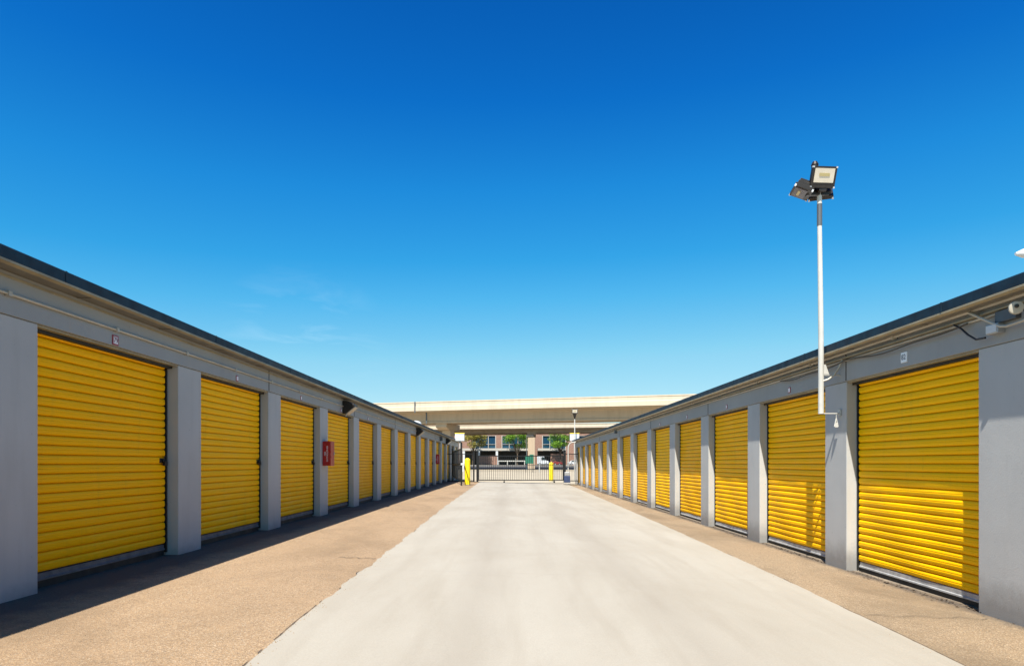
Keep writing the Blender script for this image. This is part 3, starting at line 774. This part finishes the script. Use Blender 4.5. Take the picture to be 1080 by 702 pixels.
s2 = 160/700
o2, M2 = overpass('lower elevated concrete road deck behind and beneath the near deck', 4.6, 160, -.02, 41.2*s2+H, 36.6*s2+H, 7.42+H, 14, 1.9, .012)
pier(o2, M2, (.1, 45, -45, 90, -90), 1.5, 12.5, 7.42+H-.95, 7.42+H-.01, 1.75, 2.4)
# drain pipe and expansion joint on the near deck
for x, za, zb2, nm in ((-20.9, 68.2*s1+H, 56*s1+H, 'drain_pipe'), (-18.9, 57.6*s1+H, 44*s1+H, 'drain_pipe')):
    y = -.297*(x-0) ; 
    m = MB(); m.box((x-5.8)-.14+0, (x-5.8)+.14, -.06 if za > 60*s1+H else 1.3, .0 if za > 60*s1+H else 1.42, zb2, za)
    a = math.atan(-.297); m.v = [tuple(M1 @ Vector((p/math.cos(a), q, r+.16))) for p, q, r in m.v]
    m.build(nm, M_sleeve, o1)
# small lights under the lower deck
t = thing('street_lamp', (3.3, 150.0, -.16), 'white lamp head beside the overpass column beyond the gate', 'street lamp')
m = MB(); m.tube([(0,0,0),(0,0,7.0),(.1,0,7.5),(.5,0,7.65)], .09, 8); m.build('pole', M_white, t)
m = MB(); m.box(-.1, 1.6, -.2, .2, 7.5, 7.72); m.build('lamp_head', M_plate, t, bevel=.05)

# ------------------------------------------------------------------ beyond: green sign, canopy, walls, van, cars, trees, office building
t = thing('green_sign', (2.67, 102, -.16), 'green metal panel on a thin dark post beyond the gate', 'sign')
m = MB(); m.box(-.66, .66, -.05, .05, 1.35, 2.5); m.build('panel', M_green, t, bevel=.02)
m = MB(); m.box(.02, .66, -.045, .045, 2.5, 2.75); m.build('top_panel', M_green, t)
for x in (-.55, .55):
    m = MB(); m.box(x-.05, x+.05, .052, .14, 0, 2.6); m.build('post', M_black, t)
t = thing('marker_post', (4.1, 100, -.16), 'short white post to the right of the green panel beyond the gate', 'post')
m = MB(); m.tube([(0,0,0),(0,0,1.15)], .09, 10); m.build('post', M_white, t); m = MB(); m.tube([(0,0,1.15),(0,0,1.25)], [.10,.04], 10); m.build('cap', M_plate, t)

def canopy(x0, x1, cols, label):
    y0, y1 = 206, 212; zz = .5
    t = thing('canopy', ((x0+x1)/2, y0, zz), label, 'canopy', 'pale canopies in front of the office')
    O = t.location[:]
    m = MB(); m.box(x0, x1, y0, y1, 5.15, 5.85); m.build('roof', M_kerb, t, O)
    m = MB(); m.box(x0, x1, y1+.01, y1+.25, .5, 5.1); m.build('canopy_shade', M_dark, t, O)  # dark sheet that stands for the shade beneath the canopy
    for x in cols:
        m = MB(); m.box(x-.35, x+.35, y0+.1, y0+.7, zz, 5.14); m.build('column', M_plate, t, O)
canopy(-15.5, 5.0, [-15, -10.3, -4.7], 'pale flat canopy with white columns left of the overpass column')
canopy(8.1, 16.6, [], 'pale flat canopy right of the overpass column, above the van')
def lowwall(x0, x1, y, z0, z1, label):
    t = tag(MB().box(x0, x1, y, y+.4, z0, z1).build('brick_wall', M_brick), label, 'brick wall', 'low brick walls beyond the gate')
lowwall(-10.6, -4.6, 203.5, .5, 3.6, 'low red brick wall under the left canopy beyond the gate')
lowwall(11.8, 15.9, 203.5, .5, 4.1, 'tan brick wall to the right of the white van')
t = thing('guard_rail', (0, 201, .5), 'low white rail on short posts along the street beyond the gate', 'rail')
m = MB(); m.box(-4.2, 4.4, -.06, .06, 1.25, 1.55); m.build('rail', M_white, t)
for x in (-4, -1.4, 1.2, 3.8):
    m = MB(); m.box(x-.09, x+.09, -.06, .06, 0, 2.2 if x == 1.2 else 1.25); m.build('post', M_white, t)
def car(x, y, z, L, W, hh, mat, label, van=False, rz=0):
    t = thing('parked_van' if van else 'parked_car', (x, y, z), label, 'van' if van else 'car', None, rz)
    if van: prof = [(-L/2,.35),(L/2,.35),(L/2,1.0),(L/2-.15,1.25),(L/2-1.0,1.45),(L/2-1.5,hh),(-L/2+.1,hh),(-L/2,hh-.2)]
    else: prof = [(-L/2,.3),(L/2,.3),(L/2,.75),(L/2-.2,.88),(L/2-1.2,.98),(L/2-1.9,hh),(-L/2+1.0,hh),(-L/2+.3,.98),(-L/2,.9)]
    m = MB(); m.extr([(a, b) for a, b in prof], 'y', -W/2, W/2); m.build('body', mat, t, bevel=.08)
    m = MB()
    if van: m.extr([(L/2-1.0,1.5),(L/2-1.5,hh-.15),(L/2-2.3,hh-.15),(L/2-2.3,1.5)], 'y', -W/2-.01, W/2+.01)
    else: m.extr([(L/2-1.35,1.0),(L/2-1.95,hh-.06),(-L/2+1.05,hh-.06),(-L/2+.55,1.0)], 'y', -W/2-.01, W/2+.01)
    m.build('window', M_carglass, t)
    for a in (-1, 1):
        for b in (-1, 1):
            m = MB(); m.tube([(a*(L/2-.85), b*(W/2-.2), .33), (a*(L/2-.85), b*(W/2+.01), .33)], .33, 16); w = m.build('wheel', M_tyre, t)
            m = MB(); m.tube([(a*(L/2-.85), b*(W/2+.01), .33), (a*(L/2-.85), b*(W/2+.02), .33)], .19, 12); m.build('rim', M_bar, w)
car(9.3, 199.5, .62, 3.6, 2.0, 2.6, M_plate, 'white van parked beyond the gate, right of the overpass column', True)
car(19.2, 200, .62, 4.4, 1.8, 1.45, M_plate, 'white car parked beyond the far end of the right building')
car(13.6, 199.6, .62, 3.0, 1.7, 1.3, simple('dark_red_car_paint', (.25,.03,.03), .3), 'small dark red car parked in front of the tan brick wall')

# office block
def office():
    O = (2, 216, .5)
    t = thing('office_building', O, 'brick office building with dark blue windows behind the overpass', 'building')
    X0, X1, y = -62, 66, 216
    bays = [-47, -35.4, -23.8, -9.6+.5, 1.2-.7, 12.6+1.1, 25.5, 37, 49, 60]
    hw = 3.9; z0, z1 = 4.7, 10.2
    rows = [(z0, z1)]
    m = MB()
    xs = [X0]
    for c in bays: xs += [c-hw if c-hw > X0 else X0, min(c+hw, X1)]
    xs.append(X1)
    for i in range(0, len(xs), 2): m.box(xs[i], xs[i+1], y, y+1, .3, 13.8)
    for c in bays: m.box(c-hw, c+hw, y, y+1, .3, z0); m.box(c-hw, c+hw, y, y+1, z1, 13.8)
    m.build('wall', M_brick, t, O)
    m = MB(); m.box(X0, X1, y+1.01, y+20, .3, 13.6); m.build('rear_block', M_brick, t, O)
    m = MB(); m.box(X0-.3, X1+.3, y-.3, y+20.2, 13.81, 14.3); m.build('roof', M_kerb, t, O)
    for c in bays:
        f = MB()
        for x in (c-hw, c+hw-.25): f.box(x, x+.25, y-.02, y+.35, z0, z1)
        for x in (c-1.5, c+1.3): f.box(x, x+.2, y+.1, y+.35, z0+.12, z1-.12)
        f.box(c-hw+.25, c+hw-.25, y+.02, y+.35, z0, z0+.12); f.box(c-hw+.25, c+hw-.25, y+.02, y+.35, z1-.12, z1); f.box(c-hw+.25, c+hw-.25, y+.12, y+.35, z0+2.6, z0+2.72)
        w = f.build('window', M_kerb, t, O)
        g = MB(); g.box(c-hw+.26, c+hw-.26, y+.38, y+.42, z0, z1); g.build('pane', M_glass, w, O)
office()

def tree(x, y, z, h, rad, zc, leaf, label, seed, n=5200):
    rnd = random.Random(seed); t = thing('tree', (x, y, z), label, 'tree', 'trees in front of the office')
    m = MB(); m.tube([(0,0,-.1),(.1,0,h*.25),(-.05,.1,h*.5),(.1,0,h*.8)], [.28,.2,.13,.04], 8)
    cl = []
    for k in range(15):
        a = rnd.uniform(0, 6.28); el = rnd.uniform(-.5, 1); r_ = rad*rnd.uniform(.35,.85)
        c = Vector((math.cos(a)*r_, math.sin(a)*r_, zc + el*rad*.8)); cl.append((c, rad*rnd.uniform(.28,.48)))
        m.tube([(0,0,h*.3), (c.x*.5,c.y*.5,(h*.35+c.z)/2), tuple(c)], [.09,.06,.02], 5)
    m.build('trunk', M_bark, t, smooth=True)
    f = MB(); vs = []; fs = []
    for k in range(n):
        c, cr = rnd.choice(cl); d = Vector((rnd.gauss(0,1), rnd.gauss(0,1), rnd.gauss(0,1))).normalized()*cr*rnd.random()**.4
        p = c + Vector((d.x*1.2, d.y*1.2, d.z*.7)); s = rnd.uniform(.10,.24)
        u = Vector((rnd.gauss(0,1), rnd.gauss(0,1), rnd.gauss(0,.6))).normalized()*s; w = u.cross(Vector((rnd.gauss(0,1), rnd.gauss(0,1), rnd.gauss(0,1)))).normalized()*s*.6
        i = len(vs); vs += [tuple(p-u), tuple(p-w), tuple(p+u), tuple(p+w)]; fs.append((i,i+1,i+2,i+3))
    f.add(vs, fs); f.build('crown', leaf, t, fix=False)
tree(-11.7, 198.8, .6, 11, 3.6, 7.6, M_leafY, 'olive yellow tree at the left, above the gate post', 1)
tree(1.6, 201.5, .6, 11, 3.9, 7.3, M_leafG, 'bright green tree left of the overpass column', 2)
tree(14.6, 200.5, .6, 11.5, 4.0, 7.6, M_leafG, 'bright green tree right of the overpass column', 3)
tree(-30, 201, .6, 11, 4.2, 7.0, M_leafG, 'green tree hidden behind the left building roof', 4, 3000) if False else None

# ------------------------------------------------------------------ sky, sun, camera
SUN = Vector((-1, -3.1, 5)).normalized()
elev = math.asin(SUN.z); az = math.atan2(SUN.x, SUN.y)      # clockwise from +Y
w = bpy.data.worlds.new('World'); scene.world = w; w.use_nodes = True; t = w.node_tree; t.nodes.clear()
out = t.nodes.new('ShaderNodeOutputWorld'); bg = t.nodes.new('ShaderNodeBackground')
sky = t.nodes.new('ShaderNodeTexSky'); sky.sky_type = 'NISHITA'; sky.sun_disc = False
sky.sun_elevation = elev; sky.sun_rotation = az; sky.air_density = 1.0; sky.dust_density = .25; sky.ozone_density = 2.2; sky.altitude = 200
EXP = .95
sep = t.nodes.new('ShaderNodeSeparateColor'); cmb = t.nodes.new('ShaderNodeCombineColor')
t.links.new(sky.outputs[0], sep.inputs[0])
TONE = (((.10,.002),(.125,.004),(.158,.014),(.2065,.036),(.2527,.09),(.38,.29),(.6,.5)),
        ((.16,.095),(.18,.112),(.21,.156),(.263,.262),(.339,.376),(.407,.485),(.55,.66),(.9,.9)),
        ((.30,.43),(.336,.468),(.382,.578),(.461,.716),(.563,.807),(.643,.87),(.8,.915),(1,1)))
for i, st in enumerate(TONE):                                               # deep polarised blue
    v = math_(t, 'MULTIPLY', sep.outputs[i], .119); v = ramp(t, v, list(st))
    v = math_(t, 'MULTIPLY', v, 10/2**EXP); t.links.new(v, cmb.inputs[i])
tc = t.nodes.new('ShaderNodeTexCoord')
# thin high wisps low in the left of the sky
mp = t.nodes.new('ShaderNodeMapping'); mp.inputs['Scale'].default_value = (6, 6, 22); t.links.new(tc.outputs['Generated'], mp.inputs['Vector'])
nz = noise(t, mp.outputs[0], 1.4, 7, .6, .6)
wm = ramp(t, nz, [(.50, 0.), (.80, 1.)])
dv = t.nodes.new('ShaderNodeVectorMath'); dv.operation = 'DISTANCE'; t.links.new(tc.outputs['Generated'], dv.inputs[0])
dv.inputs[1].default_value = Vector((-.315, 1, .165)).normalized()
near = ramp(t, dv.outputs['Value'], [(.0, 1.), (.13, 0.)])
wf = math_(t, 'MULTIPLY', math_(t, 'MULTIPLY', wm, near), .30)
mx = mix(t, wf, cmb.outputs[0], (5.0, 6.0, 6.6))
t.links.new(mx, bg.inputs[0]); bg.inputs[1].default_value = .10
t.links.new(bg.outputs[0], out.inputs[0])
sl = bpy.data.lights.new('sun', 'SUN'); sl.energy = 5.0; sl.angle = R(.5); sl.color = (1, .95, .86)
so = bpy.data.objects.new('sun', sl); COL.objects.link(so); so.rotation_euler = SUN.to_track_quat('Z', 'Y').to_euler(); so.location = SUN*50

cd = bpy.data.cameras.new('camera'); cd.lens = F; cd.sensor_width = 36; cd.shift_y = 137/1080; cd.clip_end = 6000; cd.clip_start = .05
co = bpy.data.objects.new('camera', cd); COL.objects.link(co); co.location = (0, 0, H); co.rotation_euler = (R(90), 0, 0); scene.camera = co
scene.view_settings.view_transform = 'Standard'; scene.view_settings.look = 'None'; scene.view_settings.exposure = EXP; scene.view_settings.gamma = 1
